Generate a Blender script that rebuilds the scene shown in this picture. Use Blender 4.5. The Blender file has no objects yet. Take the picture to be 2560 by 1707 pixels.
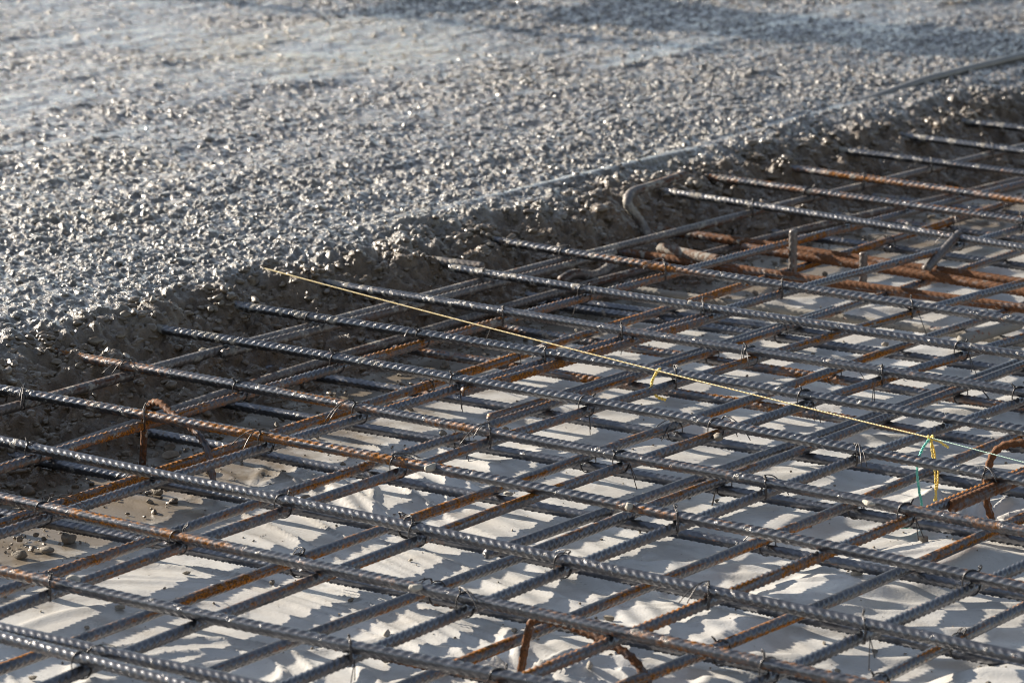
import bpy, math, random
import numpy as np
from mathutils import Vector

rng = np.random.default_rng(7)
random.seed(7)
scene = bpy.context.scene
COL = scene.collection

# ------------------------------------------------------------------ camera, sky, sun, exposure
CAM_H = 1.15
cam = bpy.data.cameras.new("camera")
cam_ob = bpy.data.objects.new("camera", cam)
COL.objects.link(cam_ob)
cam.sensor_width = 36.0
cam.lens = 126.6
cam.clip_start = 0.05
cam.clip_end = 400.0
cam_ob.location = (0, 0, CAM_H)
cam_ob.rotation_euler = (math.radians(90 - 12.4), 0, 0)
cam.dof.use_dof = True
cam.dof.focus_distance = 4.45
cam.dof.aperture_fstop = 12.0
scene.camera = cam_ob

YAW = math.radians(54.5)
UA = np.array([-math.sin(YAW), math.cos(YAW)])      # "u": along the long bars, towards the wet concrete
UB = np.array([math.cos(YAW), math.sin(YAW)])       # "v": along the cross bars, away to the right
SUN_EL = math.radians(19.0)
SUN_AZ = math.radians(-53.0)                        # from +Y, negative = towards the left

world = bpy.data.worlds.new("World")
scene.world = world
world.use_nodes = True
wn = world.node_tree
sky = wn.nodes.new("ShaderNodeTexSky")
sky.sky_type = 'NISHITA'
sky.sun_disc = False
sky.sun_elevation = SUN_EL
sky.sun_rotation = SUN_AZ
sky.air_density = 1.0
sky.dust_density = 0.6
bg = wn.nodes.get("Background")
bg.inputs[1].default_value = 0.064
hs = wn.nodes.new("ShaderNodeHueSaturation")           # white balance of the sky: a less saturated blue
hs.inputs["Saturation"].default_value = 0.68
wn.links.new(sky.outputs[0], hs.inputs["Color"])
wn.links.new(hs.outputs[0], bg.inputs[0])

sun = bpy.data.lights.new("sun", 'SUN')
sun.energy = 5.0
sun.angle = math.radians(0.5)
sun.color = (1.0, 0.90, 0.76)
sun_ob = bpy.data.objects.new("sun", sun)
COL.objects.link(sun_ob)
sdir = Vector((math.sin(SUN_AZ) * math.cos(SUN_EL), math.cos(SUN_AZ) * math.cos(SUN_EL), math.sin(SUN_EL)))
sun_ob.rotation_euler = sdir.to_track_quat('Z', 'Y').to_euler()
sun_ob.location = (-4, 6, 5)

scene.view_settings.view_transform = 'Standard'
scene.view_settings.look = 'None'
scene.view_settings.exposure = 1.42
scene.view_settings.gamma = 1.0
scene.cycles.max_bounces = 6
scene.cycles.filter_width = 1.0
scene.cycles.adaptive_threshold = 0.004
scene.cycles.sample_clamp_indirect = 4.0

# ------------------------------------------------------------------ helpers
def W(u, v, z=0.0):
    p = UA * u + UB * v
    return np.array([p[0], p[1], z])

def tag(o, label=None, cat=None, group=None, kind=None):
    if label: o["label"] = label
    if cat: o["category"] = cat
    if group: o["group"] = group
    if kind: o["kind"] = kind
    return o

def mesh_obj(name, verts, quads, mat, parent=None, smooth=True, attrs=None, tris=None):
    me = bpy.data.meshes.new(name)
    verts = np.asarray(verts, dtype=np.float32)
    quads = np.asarray(quads if quads is not None else np.zeros((0, 4)), dtype=np.int32).reshape(-1, 4)
    tris = np.asarray(tris if tris is not None else np.zeros((0, 3)), dtype=np.int32).reshape(-1, 3)
    nq, nt = len(quads), len(tris)
    me.vertices.add(len(verts))
    me.vertices.foreach_set("co", verts.ravel())
    me.loops.add(nq * 4 + nt * 3)
    me.loops.foreach_set("vertex_index", np.concatenate([quads.ravel(), tris.ravel()]))
    me.polygons.add(nq + nt)
    ls = np.concatenate([np.arange(nq) * 4, nq * 4 + np.arange(nt) * 3]).astype(np.int32)
    me.polygons.foreach_set("loop_start", ls)
    me.polygons.foreach_set("use_smooth", np.full(nq + nt, smooth))
    me.update(calc_edges=True)
    if attrs:
        for k, val in attrs.items():
            at = me.attributes.new(k, 'FLOAT', 'POINT')
            at.data.foreach_set("value", np.asarray(val, dtype=np.float32))
    if mat: me.materials.append(mat)
    o = bpy.data.objects.new(name, me)
    COL.objects.link(o)
    if parent: o.parent = parent
    return o

def empty(name, loc=(0, 0, 0)):
    o = bpy.data.objects.new(name, None)
    o.location = loc
    o.empty_display_size = 0.02
    COL.objects.link(o)
    return o

def vnoise(x, y, seed):
    """smooth value noise in -1..1 for arrays"""
    r = np.random.default_rng(seed)
    T = r.uniform(-1, 1, (256, 256))
    xi = np.floor(x).astype(np.int64); yi = np.floor(y).astype(np.int64)
    fx = x - xi; fy = y - yi
    fx = fx * fx * fx * (fx * (fx * 6 - 15) + 10); fy = fy * fy * fy * (fy * (fy * 6 - 15) + 10)
    a = T[xi & 255, yi & 255]; b = T[(xi + 1) & 255, yi & 255]
    c = T[xi & 255, (yi + 1) & 255]; d = T[(xi + 1) & 255, (yi + 1) & 255]
    return (a * (1 - fx) + b * fx) * (1 - fy) + (c * (1 - fx) + d * fx) * fy

def fbm(x, y, seed, octv=4, gain=0.5):
    s = 0; a = 1; n = 0
    for i in range(octv):
        s = s + a * vnoise(x * 2 ** i + 13.7 * i, y * 2 ** i + 7.3 * i, seed + i)
        n += a; a *= gain
    return s / n

def stones(u, v, cell, seed, prob, rmin=0.28, rmax=0.62, hfac=0.8):
    """height of half-buried stones scattered one per jittered cell"""
    r = np.random.default_rng(seed)
    N = 256
    jx = r.uniform(0.15, 0.85, (N, N)); jy = r.uniform(0.15, 0.85, (N, N))
    rad = r.uniform(rmin, rmax, (N, N)) ** 1.0
    keep = r.uniform(0, 1, (N, N))
    an = r.uniform(0, math.pi, (N, N)); el = r.uniform(0.6, 1.0, (N, N))
    hf = r.uniform(0.45, 1.1, (N, N)); tx = r.uniform(-.5, .5, (N, N)); ty = r.uniform(-.5, .5, (N, N))
    x = u / cell; y = v / cell
    xi = np.floor(x).astype(np.int64); yi = np.floor(y).astype(np.int64)
    out = np.zeros_like(x)
    for di in (-1, 0, 1):
        for dj in (-1, 0, 1):
            ci = (xi + di) & 255; cj = (yi + dj) & 255
            dx = x - (xi + di + jx[ci, cj]); dy = y - (yi + dj + jy[ci, cj])
            c, s = np.cos(an[ci, cj]), np.sin(an[ci, cj])
            X = c * dx + s * dy; Y = (-s * dx + c * dy) / el[ci, cj]
            R = rad[ci, cj]
            d2 = np.abs(X / R) ** 2.4 + np.abs(Y / R) ** 2.4
            h = np.clip(1 - d2, 0, 1) ** 0.5 * R * cell * hfac * hf[ci, cj] * (1 + tx[ci, cj] * X / R + ty[ci, cj] * Y / R)
            h = np.where(keep[ci, cj] < prob, h, 0)
            out = np.maximum(out, h)
    return out

def sstep(a, b, x):
    t = np.clip((x - a) / (b - a), 0, 1)
    return t * t * (3 - 2 * t)

# ------------------------------------------------------------------ materials
class NT:
    def __init__(s, name):
        s.m = bpy.data.materials.new(name); s.m.use_nodes = True
        s.t = s.m.node_tree; s.n = s.t.nodes; s.l = s.t.links
        s.b = s.n["Principled BSDF"]
    def put(s, sock, val):
        if isinstance(val, bpy.types.NodeSocket): s.l.new(val, sock)
        else: sock.default_value = val
    def obj(s):
        return s.n.new("ShaderNodeTexCoord").outputs["Object"]
    def geo(s, k="Position"):
        return s.n.new("ShaderNodeNewGeometry").outputs[k]
    def noise(s, vec, scale, detail=4, rough=0.55, dist=0.0):
        n = s.n.new("ShaderNodeTexNoise"); s.l.new(vec, n.inputs["Vector"])
        n.inputs["Scale"].default_value = scale; n.inputs["Detail"].default_value = detail
        n.inputs["Roughness"].default_value = rough; n.inputs["Distortion"].default_value = dist
        return n.outputs["Fac"]
    def voro(s, vec, scale, feature='F1'):
        n = s.n.new("ShaderNodeTexVoronoi"); s.l.new(vec, n.inputs["Vector"]); n.feature = feature
        n.inputs["Scale"].default_value = scale
        return n.outputs["Distance"]
    def ramp(s, fac, lo, hi, a=0.0, b=1.0):
        n = s.n.new("ShaderNodeMapRange"); n.clamp = True
        s.put(n.inputs[0], fac); s.put(n.inputs[1], lo); s.put(n.inputs[2], hi); s.put(n.inputs[3], a); s.put(n.inputs[4], b)
        return n.outputs[0]
    def mix(s, fac, a, b):
        n = s.n.new("ShaderNodeMix"); n.data_type = 'RGBA'
        s.put(n.inputs[0], fac)
        s.put(n.inputs[6], a if isinstance(a, bpy.types.NodeSocket) else (*a, 1) if len(a) == 3 else a)
        s.put(n.inputs[7], b if isinstance(b, bpy.types.NodeSocket) else (*b, 1) if len(b) == 3 else b)
        return n.outputs[2]
    def math(s, op, a, b=0.0):
        n = s.n.new("ShaderNodeMath"); n.operation = op
        s.put(n.inputs[0], a); s.put(n.inputs[1], b)
        return n.outputs[0]
    def bump(s, h, dist, strength=1.0):
        n = s.n.new("ShaderNodeBump"); s.l.new(h, n.inputs["Height"])
        n.inputs["Distance"].default_value = dist; n.inputs["Strength"].default_value = strength
        return n.outputs[0]
    def attr(s, name):
        n = s.n.new("ShaderNodeAttribute"); n.attribute_name = name
        return n.outputs["Fac"]
    def comb(s, x, y, z):
        n = s.n.new("ShaderNodeCombineXYZ"); s.put(n.inputs[0], x); s.put(n.inputs[1], y); s.put(n.inputs[2], z)
        return n.outputs[0]

def steel(name, rust, dust=0.35, rustcol=((0.38, 0.140, 0.018), (0.10, 0.045, 0.016)), base=(0.112, 0.113, 0.122), metal=0.88, rough=0.29):
    """bar steel: mill scale with rust streaks lying along one side and specks of dried paste; rust 0..1"""
    t = NT(name)
    s_ = t.attr("s"); a_ = t.attr("ang"); sd = t.attr("seed")
    vec = t.comb(t.math('MULTIPLY', s_, 5.0), t.math('MULTIPLY', a_, 1.0), sd)
    vf = t.comb(t.math('MULTIPLY', s_, 90.0), t.math('MULTIPLY', a_, 1.6), sd)
    pos = t.geo()
    big = t.noise(vec, 1.0, 3, 0.55)
    fine = t.noise(pos, 420.0, 3, 0.6)
    med = t.noise(pos, 90.0, 3, 0.6)
    thr = 0.74 - 0.40 * rust
    f = t.math('ADD', big, t.math('MULTIPLY', t.math('SUBTRACT', med, 0.5), 0.5))
    rm = t.ramp(f, thr - 0.03, thr + 0.13)
    rcol = t.mix(t.ramp(fine, 0.38, 0.58), rustcol[0], rustcol[1])
    scale = t.mix(t.ramp(med, 0.3, 0.7), base, tuple(c * 1.7 for c in base))
    c = t.mix(rm, scale, rcol)
    dmed = t.noise(pos, 60.0, 5, 0.7)
    dt = t.n.new("ShaderNodeVectorMath"); dt.operation = 'DOT_PRODUCT'
    t.l.new(pos, dt.inputs[0]); dt.inputs[1].default_value = (UA[0], UA[1], 0)
    near = t.ramp(dt.outputs["Value"], 2.75, 3.32, 0.0, 0.13)            # more splashes towards the pour
    dmed = t.math('ADD', dmed, near)
    dm = t.ramp(dmed, 0.66 - 0.1 * dust, 0.72 - 0.1 * dust)
    c = t.mix(dm, c, (0.27, 0.25, 0.22))
    t.put(t.b.inputs["Base Color"], c)
    anyr = t.math('MAXIMUM', rm, dm)
    t.put(t.b.inputs["Metallic"], t.ramp(anyr, 0, 1, metal, 0.0))
    t.put(t.b.inputs["Roughness"], t.ramp(anyr, 0, 1, rough, 0.8))
    t.put(t.b.inputs["Specular IOR Level"], t.ramp(anyr, 0, 1, 0.55, 0.12))
    h = t.math('ADD', t.math('MULTIPLY', fine, 0.6), t.math('MULTIPLY', dm, 1.2))
    t.put(t.b.inputs["Normal"], t.bump(h, 0.0005, 0.6))
    return t.m

M_BAR = [steel("bar_steel_clean", 0.16), steel("bar_steel_spotted", 0.42), steel("bar_steel_streaked", 0.55), steel("bar_steel_rusty", 0.72)]
M_HEAVY = steel("heavy_rusty_steel", 0.97, 0.3, rustcol=((0.175, 0.075, 0.034), (0.085, 0.042, 0.022)))
M_COATED = steel("paste_coated_steel", 0.5, 1.9)
M_DARKBAR = steel("bar_steel_dark", 0.15, 0.15, base=(0.105, 0.108, 0.120))
M_BROWN = steel("brown_scaled_steel", 0.45, 0.4, rustcol=((0.12, 0.055, 0.03), (0.07, 0.036, 0.024)), base=(0.11, 0.098, 0.092), metal=0.6, rough=0.45)
M_DUSTY = steel("dusty_brown_steel", 0.75, 0.9, rustcol=((0.22, 0.135, 0.09), (0.12, 0.08, 0.06)), base=(0.14, 0.12, 0.11), metal=0.3, rough=0.5)
M_PLASTER = steel("paste_crusted_steel", 0.9, 3.2, rustcol=((0.3, 0.13, 0.07), (0.2, 0.1, 0.06)))

def mk_wire():
    t = NT("tie_wire_steel")
    t.b.inputs["Base Color"].default_value = (0.07, 0.065, 0.065, 1)
    t.b.inputs["Metallic"].default_value = 0.6
    t.b.inputs["Roughness"].default_value = 0.38
    return t.m
M_WIRE = mk_wire()

def mk_concrete():
    t = NT("wet_concrete")
    p = t.obj()
    wet = t.attr("wet")
    big = t.noise(p, 2.2, 4, 0.55)
    med = t.noise(p, 45.0, 4, 0.6)
    fine = t.noise(p, 420.0, 3, 0.65)
    c = t.mix(t.ramp(med, 0.38, 0.62), (0.070, 0.056, 0.040), (0.19, 0.160, 0.124))
    c = t.mix(t.ramp(big, 0.55, 0.75, 0, 0.55), c, (0.22, 0.18, 0.105))
    tan = t.attr("tan")
    c = t.mix(t.math('MULTIPLY', tan, 0.75), c, (0.33, 0.27, 0.145))
    brown = t.mix(t.ramp(med, 0.35, 0.65), (0.080, 0.050, 0.026), (0.155, 0.108, 0.066))
    c = t.mix(t.ramp(wet, 0.15, 0.8), brown, c)
    t.put(t.b.inputs["Base Color"], c)
    r = t.ramp(t.noise(p, 25.0, 3, 0.5), 0.3, 0.7, 0.18, 0.36)
    r = t.math('ADD', r, t.ramp(wet, 0.1, 0.8, 0.12, 0.0))
    t.put(t.b.inputs["Roughness"], r)
    t.put(t.b.inputs["Specular IOR Level"], t.ramp(wet, 0.1, 0.8, 0.45, 0.65))
    t.put(t.b.inputs["Coat Weight"], t.ramp(wet, 0.1, 0.8, 0.25, 1.0))
    t.b.inputs["Coat Roughness"].default_value = 0.19
    h = t.math('ADD', t.math('MULTIPLY', fine, 0.3), t.math('ADD', med, t.math('MULTIPLY', t.noise(p, 160.0, 3, 0.6), 0.7)))
    t.put(t.b.inputs["Normal"], t.bump(h, 0.0085, 1.0))
    return t.m
M_CONC = mk_concrete()

def mk_stone(name, c0, c1, rough=0.5, coat=0.0):
    t = NT(name)
    p = t.geo()
    n = t.noise(p, 130.0, 4, 0.6)
    big = t.noise(p, 18.0, 2, 0.5)
    c = t.mix(t.ramp(n, 0.3, 0.7), c0, c1)
    c = t.mix(t.ramp(big, 0.45, 0.7, 0, 0.4), c, (0.20, 0.175, 0.14))
    t.put(t.b.inputs["Base Color"], c)
    t.b.inputs["Roughness"].default_value = rough
    t.b.inputs["Coat Weight"].default_value = coat
    t.b.inputs["Coat Roughness"].default_value = 0.2
    t.put(t.b.inputs["Normal"], t.bump(t.noise(p, 500.0, 3, 0.7), 0.001, 0.8))
    return t.m
M_AGG = mk_stone("paste_coated_aggregate", (0.075, 0.050, 0.028), (0.150, 0.108, 0.068), 0.42, 0.5)
M_AGGWET = mk_stone("wet_surface_aggregate", (0.075, 0.060, 0.044), (0.17, 0.145, 0.112), 0.28, 1.0)
M_CRUMB = mk_stone("dried_concrete_crumbs", (0.13, 0.108, 0.082), (0.26, 0.225, 0.18), 0.75)
M_SPLASH = mk_stone("cement_splash", (0.30, 0.27, 0.23), (0.42, 0.39, 0.34), 0.85)

def mk_sheet():
    t = NT("pale_plastic_sheet")
    p = t.obj()
    dirt = t.attr("dirt")
    big = t.noise(p, 3.2, 5, 0.6)
    med = t.noise(p, 26.0, 5, 0.65)
    fine = t.noise(p, 330.0, 2, 0.6)
    c = t.mix(t.ramp(big, 0.35, 0.68), (0.53, 0.52, 0.50), (0.42, 0.405, 0.38))
    c = t.mix(t.ramp(med, 0.52, 0.72, 0, 0.45), c, (0.31, 0.285, 0.25))
    c = t.mix(t.ramp(fine, 0.66, 0.72, 0, 0.6), c, (0.26, 0.23, 0.19))
    d2 = t.math('ADD', dirt, t.math('MULTIPLY', t.math('SUBTRACT', t.noise(p, 11.0, 6, 0.70), 0.5), 1.7))
    c = t.mix(t.ramp(d2, 0.28, 0.75), c, (0.16, 0.132, 0.10))
    t.put(t.b.inputs["Base Color"], c)
    t.put(t.b.inputs["Roughness"], t.ramp(med, 0.3, 0.7, 0.24, 0.42))
    t.b.inputs["Specular IOR Level"].default_value = 0.5
    h = t.math('ADD', t.math('MULTIPLY', fine, 0.25), med)
    t.put(t.b.inputs["Normal"], t.bump(h, 0.0022, 0.5))
    return t.m
M_SHEET = mk_sheet()

def mk_plain(name, c0, c1, rough=0.7, scale=40.0, trans=0.0):
    t = NT(name)
    p = t.obj()
    t.put(t.b.inputs["Base Color"], t.mix(t.ramp(t.noise(p, scale, 4), 0.3, 0.7), c0, c1))
    t.b.inputs["Roughness"].default_value = rough
    if trans:
        t.b.inputs["Subsurface Weight"].default_value = trans
        t.b.inputs["Subsurface Scale"].default_value = 0.002
    return t.m
M_YELLOW = mk_plain("yellow_twine_fibre", (0.86, 0.56, 0.06), (0.78, 0.62, 0.22), 0.55, 200.0)
M_YPALE = mk_plain("faded_yellow_twine_fibre", (0.80, 0.58, 0.22), (0.72, 0.62, 0.38), 0.55, 200.0)
M_GPALE = mk_plain("pale_green_twine_fibre", (0.36, 0.58, 0.48), (0.52, 0.64, 0.52), 0.5, 200.0)
M_GREEN = mk_plain("green_twine_fibre", (0.10, 0.50, 0.40), (0.25, 0.62, 0.52), 0.5, 200.0)
M_WOOD = mk_plain("shadow_caster_timber", (0.35, 0.24, 0.13), (0.48, 0.36, 0.2), 0.7, 12.0)  # only for the added out-of-frame shadow caster
M_EARTH = mk_plain("site_ground_earth", (0.15, 0.12, 0.09), (0.24, 0.2, 0.16), 0.9, 3.0)
M_HOSE = mk_plain("slurry_coated_hose", (0.12, 0.11, 0.10), (0.2, 0.18, 0.16), 0.28, 30.0)

# ------------------------------------------------------------------ setting: ground, plastic sheet, fresh concrete
EDGE0 = 3.365
def edge(v):
    """shift of the concrete edge (its crest line) along v"""
    return -0.028 * ((v - 4.7) / 1.2) ** 2 + 0.012 * np.sin(v * 5.1) + 0.010 * np.sin(v * 11.3 + 1)

def grid_faces(nu, nv):
    i = np.arange(nu - 1)[:, None] * nv + np.arange(nv - 1)[None, :]
    return np.stack([i, i + nv, i + nv + 1, i + 1], -1).reshape(-1, 4)

# earth under everything, out to the horizon
g = mesh_obj("ground", [(-150, -150, -.05), (150, -150, -.05), (150, 250, -.05), (-150, 250, -.05)], [(0, 1, 2, 3)], M_EARTH)
tag(g, kind="structure")

# bars of the lowest layer press the sheet down; v positions used to keep folds clear of them
LOW_V = np.array([2.862, 3.058, 3.255, 3.445, 3.642, 3.842, 4.049, 4.246, 4.44, 4.60, 4.80, 5.12, 5.33, 5.53])

def sheet_height(x, y):
    u = x * UA[0] + y * UA[1]; v = x * UB[0] + y * UB[1]
    wx = 0.10 * fbm(x * 1.6, y * 1.6, 11, 3); wy = 0.10 * fbm(x * 1.6 + 40, y * 1.6, 15, 3)
    X = x + wx * .7; Y = y + wy * .7
    # three families of creases running in slowly changing directions
    th = np.radians(-28) + 0.8 * fbm(x * 0.9, y * 0.9, 21, 2)
    P = X * np.cos(th) + Y * np.sin(th); Q = -X * np.sin(th) + Y * np.cos(th)
    n1 = fbm(P * 1.2, Q * 8.5, 31, 2); r1 = (1 - np.abs(n1) * 3.2).clip(0, 1) ** 2
    th2 = np.radians(38)
    P2 = X * np.cos(th2) + Y * np.sin(th2); Q2 = -X * np.sin(th2) + Y * np.cos(th2)
    n2 = fbm(P2 * 1.5, Q2 * 8.0, 41, 2); r2 = (1 - np.abs(n2) * 3.2).clip(0, 1) ** 2
    m1 = sstep(-0.35, 0.5, fbm(x * 1.3, y * 1.3, 51, 2)); m2 = sstep(-0.2, 0.6, fbm(x * 1.1 + 9, y * 1.1, 61, 2))
    near = 1 - sstep(2.5, 3.1, u)
    right = sstep(0.0, 0.55, x) * (1 - sstep(3.9, 4.7, y))
    h = 0.0075 * r1 * (0.35 + 0.65 * m1) * (0.35 + 0.75 * near) + 0.0055 * r2 * m2 * (0.2 + near)
    h += 0.026 * right * (fbm(P2 * 1.1, Q2 * 7.0, 71, 1)).clip(-0.1, 0.8) + 0.003 * right * r1
    # straight pleats across the open sheet at the bottom centre
    cx, cy = 0.05, 3.93
    pd = np.array([0.50, -0.866]); a_ = (x - cx) * pd[0] + (y - cy) * pd[1]; b_ = -(x - cx) * pd[1] + (y - cy) * pd[0]
    env = np.exp(-(a_ / 0.42) ** 2 - (b_ / 0.26) ** 2)
    ph_ = b_ / 0.036 + 0.9 * fbm(x * 3, y * 3, 77, 2) + .2 * a_
    h += 0.0036 * env * (np.abs((ph_ % 1) * 2 - 1) ** 1.4) + 0.003 * fbm(x * 3, y * 3, 81, 2)
    h += 0.0004 * fbm(x * 30, y * 20, 91, 2)
    # press down under the lowest bars
    dmin = np.full_like(x, 9.0)
    for lv in LOW_V: dmin = np.minimum(dmin, np.abs(v - lv))
    cap = 0.0085 + 0.05 * sstep(0.012, 0.07, dmin)
    h = np.where(h > cap * 0.6, cap * 0.6 + cap * 0.4 * np.tanh((h - cap * 0.6) / (cap * 0.4)), h)
    # folds radiating from the feet of the bar chairs
    for fx, fy, amp in CHAIR_FEET:
        dx = x - fx; dy = y - fy; r = np.hypot(dx, dy) + 1e-4; a = np.arctan2(dy, dx)
        env = np.exp(-((r - 0.06) / 0.06) ** 2)
        h += amp * env * np.maximum(0, np.sin(a * 9 + 2 * np.sin(a * 2 + fx * 7))) ** 2 - amp * 0.8 * np.exp(-(r / 0.03) ** 2)
    return h

CHAIR_FEET = [(-0.43, 4.55, 0.003), (-0.33, 4.37, 0.003), (0.008, 3.62, 0.007), (0.14, 3.50, 0.006), (0.565, 4.22, 0.009), (0.70, 4.10, 0.006)]

xs = np.concatenate([np.arange(-2.6, -0.95, 0.03), np.arange(-0.95, 1.25, 0.0048), np.arange(1.25, 3.2, 0.03)])
ys = np.concatenate([np.arange(1.6, 3.2, 0.02), np.arange(3.2, 5.3, 0.0048), np.arange(5.3, 7.0, 0.009), np.arange(7.0, 8.6, 0.05)])
X, Y = np.meshgrid(xs, ys, indexing='ij')
Z = sheet_height(X, Y)
U = X * UA[0] + Y * UA[1]; V = X * UB[0] + Y * UB[1]
toe = EDGE0 + edge(V) - 0.27
left = 1 - sstep(3.1, 4.3, V)
dirt = sstep(-0.30, 0.02, U - toe) * 0.66 + 0.55 * left * sstep(-0.50, -0.15, U - toe) + 0.14 + sstep(4.45, 5.2, V) * sstep(2.3, 2.9, U) * 0.45 + 0.28 * sstep(-.35, .25, U - toe)
sh = mesh_obj("plastic_sheet", np.stack([X, Y, Z], -1).reshape(-1, 3), grid_faces(len(xs), len(ys)), M_SHEET, attrs={"dirt": dirt.ravel()})
tag(sh, "pale dusty plastic sheet lying creased under the steel bar mats", "plastic sheet")

# fresh concrete: displaced grid in (u, v)
us = np.concatenate([np.arange(2.86, 3.75, 0.0030), 3.75 + np.cumsum(np.linspace(0.0032, 0.010, 470))])
us = np.concatenate([us, us[-1] + np.cumsum(np.linspace(0.05, 0.5, 14))])
vs = np.concatenate([np.arange(1.8, 3.0, 0.03), np.arange(3.0, 6.3, 0.0033), np.arange(6.3, 8.6, 0.0056), np.arange(8.6, 14.0, 0.12)])
Uc, Vc = np.meshgrid(us, vs, indexing='ij')
d = Uc - (EDGE0 + edge(Vc)) + 0.034 * fbm(Uc * 7, Vc * 7, 101, 3) + 0.016 * fbm(Uc * 22, Vc * 22, 102, 2)
top = 0.112 + 0.010 * fbm(Uc * 1.4, Vc * 1.4, 111, 3) + 0.006 * fbm(Uc * 6, Vc * 4, 115, 3)
prof = np.interp(d, [-0.52, -0.34, -0.27, -0.20, -0.13, -0.065, 0.0, 0.08, 0.2, 20], [-0.012, -0.012, 0.004, 0.030, 0.062, 0.088, 0.105, 0.113, 0.116, 0.116])
slope = sstep(-0.32, -0.22, d) * (1 - sstep(-0.03, 0.06, d))
Zc = prof + (top - 0.112) * sstep(-0.1, 0.05, d)
# smoother slurry areas on the plateau
pn = fbm(Uc * 1.3 + 5, Vc * 1.0, 121, 3)
drag = fbm(Uc * 11.0 + 0.8 * fbm(Uc * 3, Vc * 1.5, 123, 2), Vc * 1.1, 124, 3)          # rake marks running along the pour
smooth = np.maximum(sstep(-0.05, 0.5, pn + 0.10 * sstep(4.0, 6.0, Uc)) * sstep(3.6, 4.6, Uc), 0.9 * sstep(0.34, 0.5, drag)) * sstep(0.10, 0.3, d)
cover = (0.80 + 0.35 * fbm(Uc * 4, Vc * 3, 128, 3)).clip(0.35, 1) - 0.62 * np.clip(smooth * 1.25 + 0.3 * fbm(Uc * 9, Vc * 9, 126, 2) * (smooth > .05), 0, 1)
cov = sstep(-0.30, -0.24, d)
st = stones(Uc, Vc, 0.027, 131, 0.36, hfac=0.78) * (0.6 + 0.45 * slope)
st = np.maximum(st, stones(Uc + 3.1, Vc + 1.7, 0.0165, 137, 0.56, hfac=1.05) * (0.85 + 0.1 * slope))
st = np.maximum(st, stones(Uc * 1.01 + 1.1, Vc + 5.7, 0.0105, 141, 0.74, hfac=1.15))
cover = cover.clip(0.12, 1)
st = st * cover
st = np.maximum(st, stones(Uc + 1.3, Vc + 2.9, 0.036, 145, 0.5, rmin=0.08, rmax=0.19, hfac=1.2))
st2 = stones(Uc + 2.1, Vc + 0.7, 0.0068, 143, 0.75, hfac=1.25) * (0.5 + 0.5 * cover)
Zc = Zc + cov * (st + 0.5 * st2) + cov * 0.0022 * fbm(Uc * 70, Vc * 70, 151, 3) * (0.4 + cover)
Zc += slope * (0.018 * fbm(Uc * 13, Vc * 13, 155, 3) + 0.010 * fbm(Uc * 38, Vc * 38, 156, 2))
Zc += (1 - slope) * cov * (0.0035 * fbm(Uc * 26, Vc * 10, 158, 2) + 0.005 * drag)
# smooth ridge of slurry over a bar just under the surface
ru = np.interp(Vc, [4.4, 4.9, 5.3, 5.8, 6.2, 7.0], [3.424, 3.410, 3.403, 3.425, 3.444, 3.446]) + 0.002 * np.sin(Vc * 9.0)
rd = (Uc - ru)
rm = 0.9 * np.exp(-(rd / 0.012) ** 4) * sstep(4.3, 4.7, Vc) * (0.62 + 0.38 * sstep(-0.25, 0.1, fbm(Vc * 2.2, Vc * 0 + 2, 161, 2)))
Zc = Zc * (1 - rm) + rm * (0.1155 + 0.0015 * sstep(5.0, 6.2, Vc))
wet = sstep(-0.11, 0.05, d + 0.03 * fbm(Uc * 14, Vc * 14, 171, 3))
tanp = np.exp(-((Uc - 4.74) / 0.30) ** 2 - ((Vc - 5.97) / 0.42) ** 2) * sstep(-.5, .3, fbm(Uc * 4, Vc * 5, 181, 3))
Pc = Uc[..., None] * UA + Vc[..., None] * UB
conc = mesh_obj("fresh_concrete", np.concatenate([Pc, Zc[..., None]], -1).reshape(-1, 3), grid_faces(len(us), len(vs)), M_CONC, attrs={"wet": wet.ravel(), "tan": tanp.ravel()})
tag(conc, "wet lumpy fresh concrete slab with a ragged brown edge", "concrete slab", kind="structure")

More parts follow.
